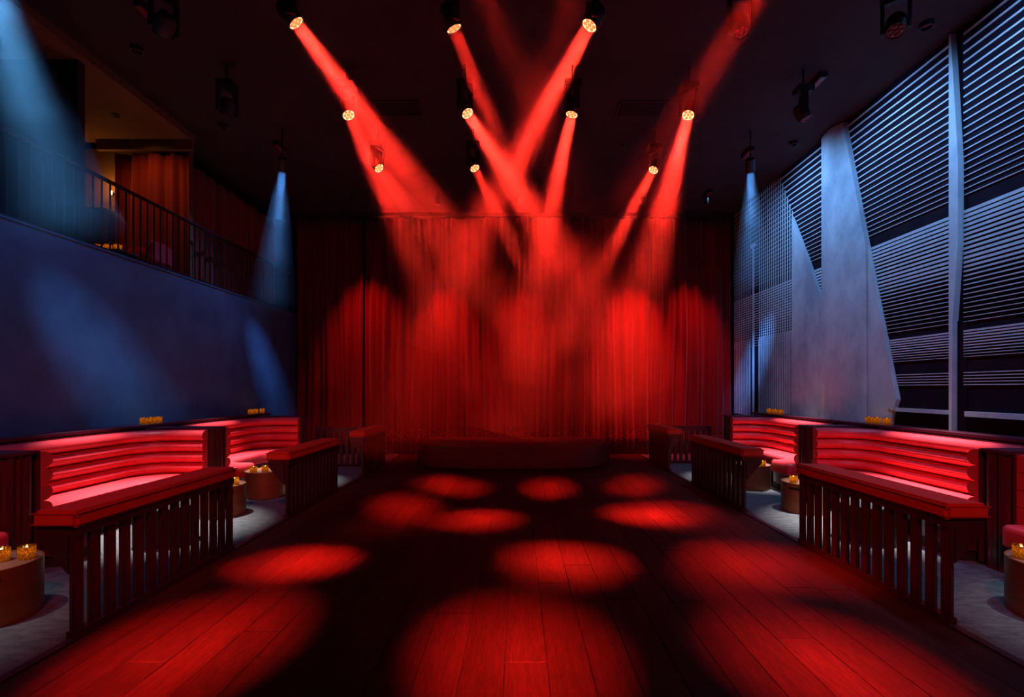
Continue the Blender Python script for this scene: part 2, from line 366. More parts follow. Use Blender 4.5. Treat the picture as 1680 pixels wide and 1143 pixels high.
while y < 11.62:
    t = min(1, (y-9.13)/1.4); wd = .062-.028*t
    ztop = ZT if y > 9.62 else 3.12+(y-8.21)*(5.82-3.12)/(9.59-8.21)
    if not (10.50 < y < 10.80):
        MB().box(XR-.008, XR-.0005, y, y+wd*.45, 2.7, ztop).build('slat', M['slat'], wr)
        MB().box(XR-.009, XR-.0005, y, y+wd, ZB, 2.7).build('slat', M['concrete'], wr)
    y += .084

# ---------------------------------------------------------------- red stage curtain, four drops side by side
def folds(x, ph):
    return (.050*math.sin(x*17+ph+1.7*math.sin(x*2.3+ph)) + .028*math.sin(x*41+2*ph+2*math.sin(x*3.1)) + .022*math.sin(x*7.3+ph*3))
def curtain(name, x0, x1, y, z0, z1, ph, m, n_per=64, along='x', amp=1.0):
    n = max(8, int((x1-x0)*n_per)); R = 14; vs = []; fs = []
    for j in range(R+1):
        z = z0+(z1-z0)*j/R; sw = 1.25-.55*j/R
        for i in range(n+1):
            x = x0+(x1-x0)*i/n; d = folds(x+.03*math.sin(z*.9+x*2), ph)*sw*amp
            vs.append((x, y+d, z) if along == 'x' else (y+d, x, z))
    for j in range(R):
        for i in range(n): q = j*(n+1)+i; fs.append((q, q+1, q+n+2, q+n+1))
    o = MB().add(vs, fs).build(name, m, smooth=60)
    md = o.modifiers.new('thickness', 'SOLIDIFY'); md.thickness = .006
    return o
def xs(p): return (p-VX)*DC/F
cuts = [XL+.03, xs(597), xs(787), xs(960), XR-.03]
for i, l in enumerate(('pleated red curtain drop at the far left, beside the blue wall', 'pleated red curtain drop left of centre, behind the stage end',
                       'pleated red curtain drop in the middle, behind the stage', 'pleated red curtain drop at the far right, beside the slatted wall')):
    tag(curtain('stage_curtain', cuts[i]+.004, cuts[i+1]-.004, DC+.06*(i % 2), .012, ZC-.1, 1.3*i+.4, M['curtain']), l, 'curtain', 'red stage curtains')
trk = thing('curtain_track', 'black curtain track along the ceiling above the red curtain', 'track', (0, DC, ZC))
MB().box(XL+.02, XR-.02, -.06, .12, -.09, 0).build('rail', M['black'], trk)

# ---------------------------------------------------------------- stage platform
pl = []
hw, y0, y1 = 2.03, 9.56, 11.45
for k in range(25):   # bowed front with round corners
    t = -1+2*k/24; x = hw*math.copysign(abs(t)**.9, t); pl.append((x, y0+.62*abs(t)**4.5))
pl += [(hw, y1), (-hw, y1)]
st = thing('stage_platform', 'low black stage platform with a bowed front before the curtain', 'stage', (-.10, 0, 0))
def ring(poly, f):
    cx, cy = 0, 10.6
    return [(cx+(x-cx)*f, cy+(yy-cy)*f) for x, yy in poly]
MB().prism(pl, .012, .40).build('riser', M['stage'], st, smooth=40)
MB().prism(ring(pl, 1.006), .40, .44).build('deck', M['stage'], st, smooth=40)
MB().prism(ring(pl, .985), 0, .012).build('plinth', M['black'], st, smooth=40)

# ---------------------------------------------------------------- perch rails along the dance floor
def perch_rail(name, label, side, ya, yb, xf, n=14):
    # xf: aisle side x; the pad overhangs towards the booth
    t = thing(name, label, 'rail', (xf, ya, 0), 0, 'padded slatted rails along the dance floor')
    L = yb-ya; s = side   # s = -1: booth lies to the left
    def bx(a, b, *r): return (min(s*a, s*b), max(s*a, s*b))+r
    MB().box(*bx(.004, .064), 0, L, .012, .055).build('base_rail', M['slatwood'], t)
    MB().box(*bx(.0, .26), 0.01, L-.01, .665, .715).build('top_beam', M['slatwood'], t)
    p = L/n
    me = MB().bbox(*bx(.016, .046), 0, .076, .055, .665, .004).mesh('slat', M['slatwood'])
    for k in range(n):
        put('slat', me, t, (0, k*(L-.076)/(n-1), 0))
    g = [(s*.056, .42), (s*.06, .665), (s*.255, .665), (s*.255, .64)]
    gm = MB().prism(g, 0, .05, 'y').mesh('gusset', M['slatwood'])
    put('gusset', gm, t, (0, .004, 0)); put('gusset', gm, t, (0, L-.056, 0))
    x0, x1 = bx(-.015, .275)[:2]
    pad = MB().bbox(x0, x1, -.015, L+.015, .715, .825, .022).build('pad', M['pad'], t, smooth=60)
    for zz in (.737, .806):
        q = .002
        MB().tube([(x0-q, -.015-q, zz), (x1+q, -.015-q, zz), (x1+q, L+.015+q, zz), (x0-q, L+.015+q, zz)], .0045, 6, True).build('piping', M['piping'], pad)
    return t
perch_rail('perch_rail', 'rust red padded slatted rail nearest on the left', -1, 3.05, 4.76, FL)
perch_rail('perch_rail', 'rust red padded slatted rail second on the left, by the back booth', -1, 5.88, 7.52, FL)
perch_rail('perch_rail', 'dark slatted rail farthest on the left, near the curtain', -1, 8.75, 10.2, FL)
perch_rail('perch_rail', 'rust red padded slatted rail nearest on the right', 1, 3.24, 4.98, FR)
perch_rail('perch_rail', 'rust red padded slatted rail second on the right, by the back booth', 1, 6.2, 8.07, FR)
perch_rail('perch_rail', 'dark slatted rail farthest on the right, near the curtain', 1, 9.3, 10.7, FR)
# slatted end screens beside the far rails
def end_screen(label, xa, xb, y):
    t = thing('slatted_screen', label, 'screen', ((xa+xb)/2, y, 0), 0, 'slatted end screens')
    h = (xb-xa)/2
    MB().box(-h, h, -.03, .03, 0, .05).build('base_rail', M['slatwood'], t)
    MB().box(-h, h, -.04, .04, .70, .80).build('top_beam', M['slatwood'], t)
    me = MB().bbox(0, .06, -.025, .025, .05, .70, .004).mesh('slat', M['slatwood'])
    n = int(2*h/.12)
    for k in range(n+1): put('slat', me, t, (-h+k*(2*h-.06)/n, 0, 0))
end_screen('dark slatted screen closing the back booth on the left', -4.15, -3.12, 9.9)
end_screen('dark slatted screen closing the back booth on the right', 3.21, 4.12, 10.3)

# ---------------------------------------------------------------- booths: wing walls, ledges, banquettes
def arc_path(pts, r, n=10):
    out = [Vector(pts[0])]
    for i in range(1, len(pts)-1):
        p = Vector(pts[i]); a = (Vector(pts[i-1])-p).normalized(); b = (Vector(pts[i+1])-p).normalized()
        s_, e_ = p+a*r, p+b*r; c = p+(a+b)*r
        a0 = math.atan2(s_.y-c.y, s_.x-c.x); a1 = math.atan2(e_.y-c.y, e_.x-c.x); d = (a1-a0+math.pi) % (2*math.pi)-math.pi
        out += [Vector((c.x+r*math.cos(a0+d*k/n), c.y+r*math.sin(a0+d*k/n))) for k in range(n+1)]
    out.append(Vector(pts[-1])); return out
def wing_wall(label, side, y0, y1):
    xw = XL if side < 0 else XR; xe = 4.2*side
    t = thing('booth_wall', label, 'partition', (xe, (y0+y1)/2, 0), 0, 'maroon booth partitions')
    h = (y1-y0)/2; d = abs(xw-xe)-.004
    pts = [(0, -h+.07), (0, h-.07)] if True else 0
    # rounded, fluted end
    poly = [(side*d, -h), (side*d, h)]
    fl = []
    for k in range(9): a = math.pi*k/16; fl.append((side*(.07-.07*math.sin(a)), h-.07+.07*math.cos(a)))
    fl += [(0, h-.08), (side*.018, h-.10), (side*.018, h-.115), (0, h-.135)]
    fr = [(x, -yy) for x, yy in fl][::-1]
    poly += fl+fr
    MB().prism(poly, 0, 1.03).build('panel', M['lacquer'], t, smooth=30)
    MB().bbox(*(sorted((-.012*side, side*d))), -h-.012, h+.012, 1.03, 1.06, .005).build('cap', M['lacquer'], t)
def banquette(label, side, y0, y1):
    xw = XL if side < 0 else XR
    t = thing('banquette', label, 'banquette', (xw, (y0+y1)/2, 0), 0, 'red channel back booth sofas')
    s = -side   # local +s points into the room
    L = (y1-y0)/2; xin = abs(abs(xw)-4.22); xb = .27
    P = [(s*xin, -L+.02), (s*xb, -L+.02), (s*xb, L-.02), (s*xin, L-.02)]
    path = arc_path(P, .5, 14)
    sg = 1 if side < 0 else -1    # normal side pointing into the booth
    # path runs near wing -> wall -> far wing; the left normal points (-ty, tx)
    t0 = path[1]-path[0]; inward = -1 if (-t0.y*0+t0.x) > 0 else 1
    # choose the sign so that the first leg (near wing) is offset towards +y
    sgn = 1 if t0.x > 0 else -1
    nrm = sgn
    # board behind
    MB().sweep(path, [(nrm*0, .02), (nrm*.03, .02), (nrm*.03, 1.05), (nrm*0, 1.05)]).build('back_board', M['lacquer'], t, smooth=40)
    zs = [.455, .60, .745, .89, 1.04]
    for a, b in zip(zs[:-1], zs[1:]):
        sec = [(nrm*.03, a+.002)]
        for k in range(13):
            an = -math.pi/2+math.pi*k/12; sec.append((nrm*(.06+.085*math.cos(an)), (a+b)/2+(b-a-.004)/2*math.sin(an)))
        sec.append((nrm*.03, b-.002))
        MB().sweep(path, sec).build('back_roll', M['leather'], t, smooth=50)
    # U-shaped seat
    xs_ = .82; xo = abs(abs(xw)-4.06); ly = L-.57
    outer = arc_path([(s*xo, -L+.04), (s*(xb+.02), -L+.04), (s*(xb+.02), L-.04), (s*xo, L-.04)], .45, 10)
    inner = arc_path([(s*(xo-.0), L-.57), (s*xs_, L-.57), (s*xs_, -L+.57), (s*(xo-.0), -L+.57)], .32, 10)
    out2 = outer[1:-1]
    def rcorner(a, b, c, r=.08): return arc_path([a, b, c], r, 5)[1:-1]
    far = rcorner(out2[-1], Vector((s*xo, L-.04)), Vector((s*xo, L-.5)))+rcorner(Vector((s*xo, L-.2)), Vector((s*xo, L-.57)), inner[1])
    near = rcorner(inner[-2], Vector((s*xo, -L+.57)), Vector((s*xo, -L+.2)))+rcorner(Vector((s*xo, -L+.5)), Vector((s*xo, -L+.04)), out2[0])
    poly = out2+far+inner[1:-1]+near
    def inset(poly, d):
        n = len(poly); A = sum(poly[i].x*poly[(i+1) % n].y-poly[(i+1) % n].x*poly[i].y for i in range(n)); sg_ = 1 if A > 0 else -1; r = []
        for i in range(n):
            e = (poly[(i+1) % n]-poly[i-1]).normalized(); r.append(poly[i]+Vector((-e.y, e.x))*d*sg_)
        return r
    def stack(levels, name, m):
        vs = []; fs = []; n = len(poly)
        for d, z in levels: vs += [(p.x, p.y, z) for p in inset(poly, d)]
        for i in range(len(levels)-1):
            for k in range(n): fs.append((i*n+k, i*n+(k+1) % n, (i+1)*n+(k+1) % n, (i+1)*n+k))
        fs += [tuple(range(n))[::-1], tuple(range((len(levels)-1)*n, len(levels)*n))]
        return MB().add(vs, fs).build(name, m, t, smooth=50)
    stack([(.02, .27), (.004, .28), (0, .30), (0, .41), (.006, .435), (.022, .452), (.05, .458)], 'seat_cushion', M['leather'])
    stack([(.05, .10), (.05, .27)], 'seat_base', M['lacquer'])
    stack([(.07, 0), (.07, .10)], 'plinth', M['black'])
LW = [(1.0, 1.25), (3.93, 4.20), (6.60, 6.90), (9.38, 9.64)]
RW = [(1.2, 1.45), (4.13, 4.36), (6.95, 7.20), (9.62, 9.88)]
nm = ['maroon partition out at the near end of the %s booths', 'maroon booth partition nearest on the %s, behind the front drum table', 'maroon booth partition between the two lit booths on the %s', 'maroon booth partition farthest on the %s, next to the curtain']
bn = ['red channel back booth sofa at the near %s edge of the picture', 'red channel back booth sofa in the middle on the %s, nearest whole one', 'red channel back booth sofa farthest on the %s, next to the curtain']
for side, W, nme in ((-1, LW, 'left'), (1, RW, 'right')):
    for i, (a, b) in enumerate(W): wing_wall(nm[i] % nme, side, a, b)
    for i in range(3): banquette(bn[i] % nme, side, W[i][1]+.004, W[i+1][0]-.004)
    xw = XL if side < 0 else XR
    ld = thing('back_ledge', 'dark maroon ledge running behind the %s booth sofas' % nme, 'ledge', (xw, W[0][0], 0))
    s = -side
    MB().bbox(*sorted((s*.003, s*.29)), 0, W[3][1]-W[0][0]+.3, 1.064, 1.10, .006).build('shelf', M['lacquer'], ld)
    MB().box(*sorted((s*.24, s*.262)), 0, W[3][1]-W[0][0]+.3, 1.052, 1.063).build('nosing', M['lacquer'], ld)
LEDGE_Z = 1.10

# ---------------------------------------------------------------- bronze drum tables
DR, DH = .275, .384
drum_side = MB().lathe([(DR-.012, .0), (DR, .004), (DR, DH-.004), (DR-.004, DH), (DR-.010, DH-.002), (DR-.010, DH-.010)], 64, False).mesh('shell', M['bronze'], 40)
drum_top = MB().lathe([(DR-.0105, DH-.022), (DR-.0105, DH-.008)], 64).mesh('top', M['bronze_top'], 40)
drum_foot = MB().lathe([(DR-.03, 0), (DR-.03, .02)], 48).mesh('foot', M['black'], 40)
vs = []; n = 16     # grip slot: dark patch on the shell, shade of the opening painted in
for k in range(n+1):
    for zz in (DH-.085, DH-.055):
        a = -.30+.60*k/n; e = 0 if 0 < k < n else .006
        r_ = DR+.0008; vs.append((r_*math.sin(a), -r_*math.cos(a), zz+(e if zz < DH-.07 else -e)))
slot_me = MB().add(vs, [(2*k, 2*k+2, 2*k+3, 2*k+1) for k in range(n)]).mesh('grip_slot', M['slot'])
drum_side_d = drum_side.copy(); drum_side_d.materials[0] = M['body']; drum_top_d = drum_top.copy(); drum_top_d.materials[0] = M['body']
def drum(label, x, y, slot=None, dark=False):
    t = thing('drum_table', label, 'table', (x, y, 0), 0, 'bronze drum tables')
    put('shell', drum_side_d if dark else drum_side, t); put('top', drum_top_d if dark else drum_top, t); put('foot', drum_foot, t)
    if slot is not None: put('grip_slot', slot_me, t, rot=(0, 0, slot))
    return t
drum('bronze drum table at the near left edge, with two amber candles', -3.70, 3.37, .72)
drum('bronze drum table half hidden behind the end of the near left rail', -3.78, 6.14, .75)
drum('bronze drum table with two candles under the back left booth', -3.78, 7.20)
drum('dark drum table seen through the slats of the near left rail', -3.70, 5.05, .3, True)
drum('bronze drum table at the near right edge of the picture', 3.80, 3.38, -.55)
drum('bronze drum table half hidden behind the near right rail, one candle', 3.76, 6.32, -.95)
drum('bronze drum table with two candles in the back right booth', 3.78, 7.79)
drum('dark drum table seen through the slats of the near right rail', 3.72, 5.12, -.3, True)

# ---------------------------------------------------------------- amber glass votives
VR, VH = .050, .092
gl = []
N = 20
for i, (r, z) in enumerate([(VR*.86, 0), (VR*.9, .012), (VR*.95, VH*.55), (VR, VH), (VR*.93, VH), (VR*.86, .05), (VR*.8, .018)]): gl.append((r, z))
glass_me = MB().lathe(gl, N).mesh('glass', M['amber'])
for v in glass_me.vertices:      # facetted, hammered surface
    a = math.atan2(v.co.y, v.co.x)
    if .005 < v.co.z < VH-.004: f = 1+.05*math.sin(a*10+v.co.z*120); v.co.x *= f; v.co.y *= f
wax_me = MB().lathe([(VR*.78, .0185), (VR*.80, .048), (VR*.3, .047)], 20).mesh('wax', M['wax'])
flame_me = MB().lathe([(.003, .048), (.010, .060), (.012, .068), (.008, .080), (.002, .092)], 10).mesh('flame', M['flame'], 60)
def votive(label, x, y, z, group, light=0):
    t = thing('candle_votive', label, 'candle', (x, y, z), random.uniform(0, 6), group)
    put('glass', glass_me, t); put('wax', wax_me, t); put('flame', flame_me, t)
    if True:
        l = bpy.data.lights.new('candle_light', 'POINT'); l.energy = 1.8; l.color = (1, .58, .20); l.shadow_soft_size = .008
        o = bpy.data.objects.new('candle_light', l); C.objects.link(o); o.parent = t; o.location = (0, 0, .070)
    return t
DZ = DH-.008
def vpx(label, x, y, group, light=0, z=DZ): p = flo(x, y, z); votive(label, p.x, p.y, z, group, light)
g = 'amber candles on the drum tables'
vpx('amber glass candle on the near left drum table, right one', 44, 916, g, 2.0)
vpx('amber glass candle on the near left drum table, cut by the picture edge', 2, 920, g, 1.2)
vpx('amber glass candle peeking out behind the end of the near left rail', 385, 795, g, 1.2)
vpx('amber glass candle on the back left drum table, left one', 416, 775, g, .8)
vpx('amber glass candle on the back left drum table, right one', 435, 774, g)
vpx('amber glass candle on the back right drum table, left one', 1239, 764, g, .8)
vpx('amber glass candle on the back right drum table, right one', 1251, 765, g)
vpx('amber glass candle on the drum table behind the near right rail', 1302, 792, g, 1.2)
vpx('amber glass candle on the near right drum table at the picture edge', 1676, 915, g, 1.5)
for nme, side, groups in (('left', -1, [('middle', (236, 248, 260)), ('back', (411, 419, 430))]), ('right', 1, [('back', (1262, 1271.5, 1281)), ('middle', (1426, 1439, 1455))])):
    for bname, xs3 in groups:
        X = (XL+.16) if side < 0 else (XR-.16)
        for k, x in enumerate(xs3):
            D = X*F/(x-VX)
            votive('amber glass candle on the ledge above the %s %s booth, %s of three' % (bname, nme, ('left', 'middle', 'right')[k]), X, D, LEDGE_Z, 'amber candles on the booth ledges', .5 if k == 1 else 0)

# ---------------------------------------------------------------- balcony: railing, curtains, furniture
rl = thing('balcony_railing', 'black metal railing of thin upright bars on the balcony edge', 'railing', (XL-.08, 0, BAL))
MB().tube([(0, .3, .95), (0, 11.55, .95)], .026, 10).build('handrail', M['steel'], rl, smooth=40)
MB().box(-.012, .012, .3, 11.55, .03, .045).build('bottom_rail', M['steel'], rl)
bar = MB().tube([(0, 0, 0), (0, 0, .94)], .0105, 6).mesh('bar', M['steel'], 50)
y = 5.015-.13*36
while y < 11.5: put('bar', bar, rl, (0, y, 0)); y += .13
tag(curtain('balcony_curtain', XL-1.43, XL-.16, 8.16, 3.37, 5.57, 2.2, M['curtain2'], 60, amp=.9), 'rust red curtain facing forward at the balcony end', 'curtain', 'balcony curtains')
tag(curtain('balcony_curtain', 8.2, 11.55, XL-.42, 3.37, 5.57, 4.1, M['curtain2'], 60, along='y', amp=.8), 'dark red curtain running back along the balcony edge', 'curtain', 'balcony curtains')
def sofa(label, x0, x1, y0, y1, arm):
    t = thing('balcony_sofa', label, 'sofa', ((x0+x1)/2, (y0+y1)/2, 3.35)); h = (x1-x0)/2; d = (y1-y0)/2
    MB().bbox(-h, h, -d, d, .06, .20, .01).build('base', M['black'], t)
    MB().bbox(-h+.01, h-.01, -d, d-.15, .20, .38, .04).build('seat', M['leather'], t, smooth=60)
    MB().bbox(-h+.01, h-.01, d-.16, d, .20, .56, .05).build('back', M['leather'], t, smooth=60)
    ax = (h-.14, h) if arm > 0 else (-h, -h+.14)
    MB().bbox(*ax, -d, d-.02, .20, .585, .06).build('arm', M['leather'], t, smooth=60)
    for sx in (-1, 1):
        for sy in (-1, 1): MB().box(sx*(h-.06)-.02, sx*(h-.06)+.02, sy*(d-.06)-.02, sy*(d-.06)+.02, 0, .06).build('leg', M['black'], t)
sofa('pinkish red sofa on the balcony before the rust curtain', -6.42, -5.68, 7.45, 7.98, 1)
sofa('red sofa on the balcony beside the black partition', -7.2, -6.36, 6.5, 7.05, 1)
tb = thing('balcony_table', 'low brown table with candles on the balcony', 'table', (-6.0, 7.12, 3.35))
MB().bbox(-.30, .28, -.2, .2, .23, .26, .008).build('table_top', M['bronze_top'], tb); MB().lathe([(.12, .01), (.05, .03), (.04, .23)], 20).build('pedestal', M['bronze'], tb, smooth=40)
MB().lathe([(.16, 0), (.16, .012)], 24).build('foot', M['bronze'], tb)
for k, dx in enumerate((-.13, .0, .14)):
    votive('amber candle on the low balcony table, %s of three' % ('left', 'middle', 'right')[k], -6.0+dx, 7.05, 3.61, 'amber candles on the balcony table', 0)
cb = thing('balcony_cabinet', 'tall indigo cabinet against the brown balcony wall', 'cabinet', (-7.06, 8.13, 3.35))
MB().box(-.26, .19, -.15, .15, 0, 1.22).build('body', M['cab'], cb); MB().bbox(-.27, .2, -.16, .16, 1.22, 1.25, .005).build('top', M['cab'], cb)
for dx in (-.255, -.03): MB().bbox(dx, dx+.21, -.17, -.15, .04, 1.18, .006).build('door', M['cab'], cb)
sc_ = thing('wall_sconce', 'small glowing sconce on the brown balcony wall', 'lamp', px(182, 316, 8.26))
MB().lathe([(.016, -.03), (.022, .03)], 16).build('shade', M['warmlamp'], sc_); MB().box(-.012, .012, .0, .06, -.02, .02).build('bracket', M['steel'], sc_)
bl = bpy.data.lights.new('sconce_light', 'POINT'); bl.energy = 5; bl.color = (1, .36, .08); bl.shadow_soft_size = .06
o = bpy.data.objects.new('sconce_light', bl); C.objects.link(o); o.parent = sc_; o.location = (0, -.15, .1)

bd = thing('added_balcony_light', 'added warm downlight for the balcony curtain', 'lamp', (-6.1, 7.3, 5.74))  # warm lamp added to brighten the front balcony curtain
MB().lathe([(.05, 0), (.05, -.02), (.04, -.02), (.035, -.004)], 20, False).build('trim_ring', M['body'], bd, smooth=40)
spot('added_warm_light', (-6.1, 7.3, 5.70), (-6.05, 8.16, 4.6), 22, 100, (1, .30, .08), 1.0, .02, bd)

# ---------------------------------------------------------------- ceiling rig: pipes, moving heads
ROW = {0: 3.25, 1: 4.78, 2: 6.33, 3: 7.92}
head_me = MB().lathe([(.035, .15), (.07, .14), (.088, .10), (.092, .02), (.088, -.045), (.082, -.055)], 28).mesh('head', M['body'], 40)
ring_me = MB().lathe([(.082, -.055), (.084, -.072), (.076, -.072), (.074, -.062)], 28, False).mesh('bezel', M['body'], 40)
def face_me(m): return MB().lathe([(.074, -.060), (.074, -.056)], 28).mesh('face', m, 30)
def lens_me(m): return MB().lathe([(.006, -.072), (.016, -.070), (.0228, -.063), (.0228, -.058)], 12).mesh('lens', m, 60)
FACE = {'on': face_me(M['face_on']), 'off': face_me(M['face_off'])}; LENS = {'on': lens_me(M['lens_on']), 'off': lens_me(M['lens_off'])}
arm_me = MB().bbox(-.018, .018, -.04, .04, -.05, .27, .008).mesh('yoke_arm', M['body'])
cross_me = MB().bbox(-.128, .128, -.04, .04, .25, .285, .008).mesh('yoke_bridge', M['body'])
base_me = MB().bbox(-.11, .11, -.085, .085, .286, .375, .012).mesh('base', M['body'])
def moving_head(label, face, target, power=0, size=12.0, halo=0, dens=0, reach=.8):
    face = Vector(face); d = (Vector(target)-face).normalized(); piv = face-d*.065
    t = thing('moving_head_light', label, 'stage light', piv, 0, 'moving head stage lights on the ceiling pipes')
    pan = math.atan2(d.y, d.x)-math.pi/2
    put('base', base_me, t); MB().tube([(0, 0, .37), (0, 0, ZC-piv.z)], .016, 8).build('drop_stem', M['body'], t)
    put('yoke_bridge', cross_me, t, rot=(0, 0, pan))
    for s in (-1, 1):
        a = put('yoke_arm', arm_me, t, (s*.11*math.cos(pan), s*.11*math.sin(pan), 0), (0, 0, pan))
    h = put('head', head_me, t); h.rotation_mode = 'QUATERNION'; h.rotation_quaternion = d.to_track_quat('-Z', 'Y')
    put('bezel', ring_me, h); st_ = 'on' if power else 'off'
    put('face', FACE[st_], h)
    for k in range(7):
        r = 0 if k == 0 else .047; a = k*math.pi/3+.3; put('lens', LENS[st_], h, (r*math.cos(a), r*math.sin(a), 0))
    if power:
        beam('beam_light', face+d*.02, target, power, size, RED, .13, t)
        if dens: haze('red glowing haze in the beam of the '+label, face+d*.02, target, size, .13, dens, reach)
        if halo:
            l = bpy.data.lights.new('lens_spill', 'POINT'); l.energy = halo; l.color = RED; l.shadow_soft_size = .06
            o = bpy.data.objects.new('lens_spill', l); C.objects.link(o); o.parent = t; o.location = d*.13
    return t
def cur(x, y): return px(x, y, DC)
ZF = 5.2
def up(x, row): return Vector((x, row, ZF))
def at(x, y): D = F*(ZF-EYE)/(VY-y); return px(x, y, D)
PW = 32
H = 1.2
MH = moving_head
MH('lit red stage light in the front row, leftmost', at(486, 38), flo(1075, 840), PW*1.0, 12, H, .20)
MH('lit red stage light in the front row, second, with faint beam', at(745, 47), flo(1062, 846), PW*.25, 10, H*.6, .10, .6)
MH('lit red stage light in the front row, right of centre', at(967, 42), flo(490, 922), PW*.9, 11, H, .17)
MH('unlit stage light in the front row, fourth from left', at(1216, 53), flo(1340, 990), 0)
MH('unlit stage light at the right end of the front row', at(1470, 51), flo(1480, 1100), 0)
MH('unlit stage light at the left end of the front row', at(265, 55), px(100, 500, 7), 0)
MH('lit red stage light in the middle row, leftmost', at(572, 189), flo(915, 915), PW*.4, 11, H*.7, .18, .7)
MH('lit red stage light in the middle row, left of centre', at(767, 186), flo(1255, 922), PW*.75, 14, H, .26, .7)
MH('lit red stage light in the middle row, right of centre', at(938, 188), flo(790, 852), PW*.55, 13, H, .33)
MH('lit red stage light in the middle row, rightmost', at(1129, 189), flo(935, 922), PW*.6, 13, H, .26, .75)
MH('unlit stage light at the right end of the middle row', at(1322, 195), px(1500, 500, 6), 0)
MH('unlit stage light at the left end of the middle row', up(-3.85, 6.35), px(300, 600, 7), 0)
MH('lit red stage light in the back row, leftmost', at(622, 276), flo(1065, 848), PW*.2, 10, H*.5, .22, .6)
MH('lit red stage light in the back row, left of centre', at(779, 276), flo(1070, 850), PW*.2, 10, H*.5, .22, .6)
MH('lit red stage light in the back row, rightmost', at(1072, 279), flo(770, 850), PW*.25, 10, H*.5, .28, .65)
# overhead row and the rows behind the camera (their beams and pools are in view)
MH('red stage light overhead, second from left, just above the picture', up(-.65, ROW[0]), flo(1180, 860), PW*.06, 11, 0, .12)
MH('red stage light overhead, third from left, just above the picture', up(.70, ROW[0]), flo(640, 860), PW*.06, 11, 0, .12)
MH('red stage light overhead, rightmost, just above the picture', up(2.2, ROW[0]), flo(740, 796), PW*.30, 11, 0, .09)
MH('red stage light behind the viewer, left of middle', up(-.7, -.9), flo(1200, 935), PW*.25, 9)
MH('red stage light behind the viewer, left of the gap', up(-1.45, -.9), flo(1042, 795), PW*.45, 6)
MH('red stage light behind the viewer, far right', up(2.9, -.9), flo(740, 796), PW*.4, 6)
MH('red stage light behind the viewer, between the others', up(0, -.9), flo(900, 800), PW*.5, 6)
MH('red stage light behind the viewer, right of middle', up(1.45, -.9), flo(665, 832), PW*.5, 7)
MH('red stage light behind the viewer, left', up(-2.2, -.9), flo(310, 1060), PW*.7, 13)
MH('red stage light behind the viewer, middle', up(.7, -.9), flo(850, 1070), PW*.8, 13)
MH('red stage light behind the viewer, right', up(2.2, -.9), flo(1360, 1090), PW*.7, 13)

# blue profile spots
can_me = MB().lathe([(.05, .16), (.075, .15), (.075, -.05), (.068, -.055)], 24).mesh('can', M['body'], 40)
canoff_me = MB().lathe([(.064, -.052), (.064, -.048)], 24).mesh('lens', M['lens_off'])
canf_me = MB().lathe([(.064, -.052), (.064, -.048)], 24).mesh('lens', M['lens_blue'])
def blue_spot(label, face, target, power, size, col=BLUE, dens=.15, reach=.7):
    face = Vector(face); d = (Vector(target)-face).normalized(); piv = face-d*.05
    t = thing('blue_spotlight', label, 'spotlight', piv, 0, 'blue spotlights on the ceiling')
    h = put('can', can_me, t); h.rotation_mode = 'QUATERNION'; h.rotation_quaternion = d.to_track_quat('-Z', 'Y'); put('lens', canf_me, h)
    MB().tube([(0, 0, .03), (.0, 0, ZC-piv.z)], .012, 8).build('stem', M['body'], t)
    beam('beam_light', face+d*.02, target, power, size, col, .11, t)
    haze('blue glowing haze in the beam of the '+label, face+d*.02, target, size, .11, dens, reach)
def wallL(x, y): D = XL*F/(x-VX); return px(x, y, D)
def wallR(x, y): D = XR*F/(x-VX); return px(x, y, D)
blue_spot('lit blue spotlight over the left wall near the curtain', at(463, 279), wallL(438, 610), 4, 17, BLUE, .3, .6)
blue_spot('lit blue spotlight over the slatted right wall near the curtain', up(3.85, 7.98), wallR(1236, 600), 6, 16, BLUE, .25, .5)
blue_spot('blue spotlight out of view above the near left balcony', up(-3.85, ROW[0]), wallL(190, 620), 8, 18, (.12, .46, 1.0), .55, .55)

# ceiling wall washers for the side walls
def washer(label, x, y, target, power, size, col):
    t = thing('wall_washer', label, 'lamp', (x, y, ZC), 0, 'wall washers on the ceiling')
    MB().bbox(-.05, .05, -.16, .16, -.075, 0, .008).build('housing', M['body'], t); MB().box(-.035, .035, -.14, .14, -.08, -.075).build('lens', M['lens_off'], t)
    spot('wash_light', (x, y, ZC-.12), target, power, size, col, 1.0, .015, t)
O5 = ('nearest', 'second nearest', 'in the middle', 'second farthest', 'farthest'); O3 = ('nearest', 'in the middle', 'farthest')
for k, y in enumerate((2.6, 4.6, 6.6, 8.6, 10.4)):
    washer('black wall washer on the ceiling by the slatted wall, %s' % O5[k], 4.1, y, (XR, y, 4.1), 240, 135, WASH)
for k, y in enumerate((2.5, 5.4, 8.4)):
    washer('black wall washer on the ceiling above the left booths, %s' % O3[k], -4.15, y, (XL, y, 1.6), 170, 80, (.12, .34, 1))
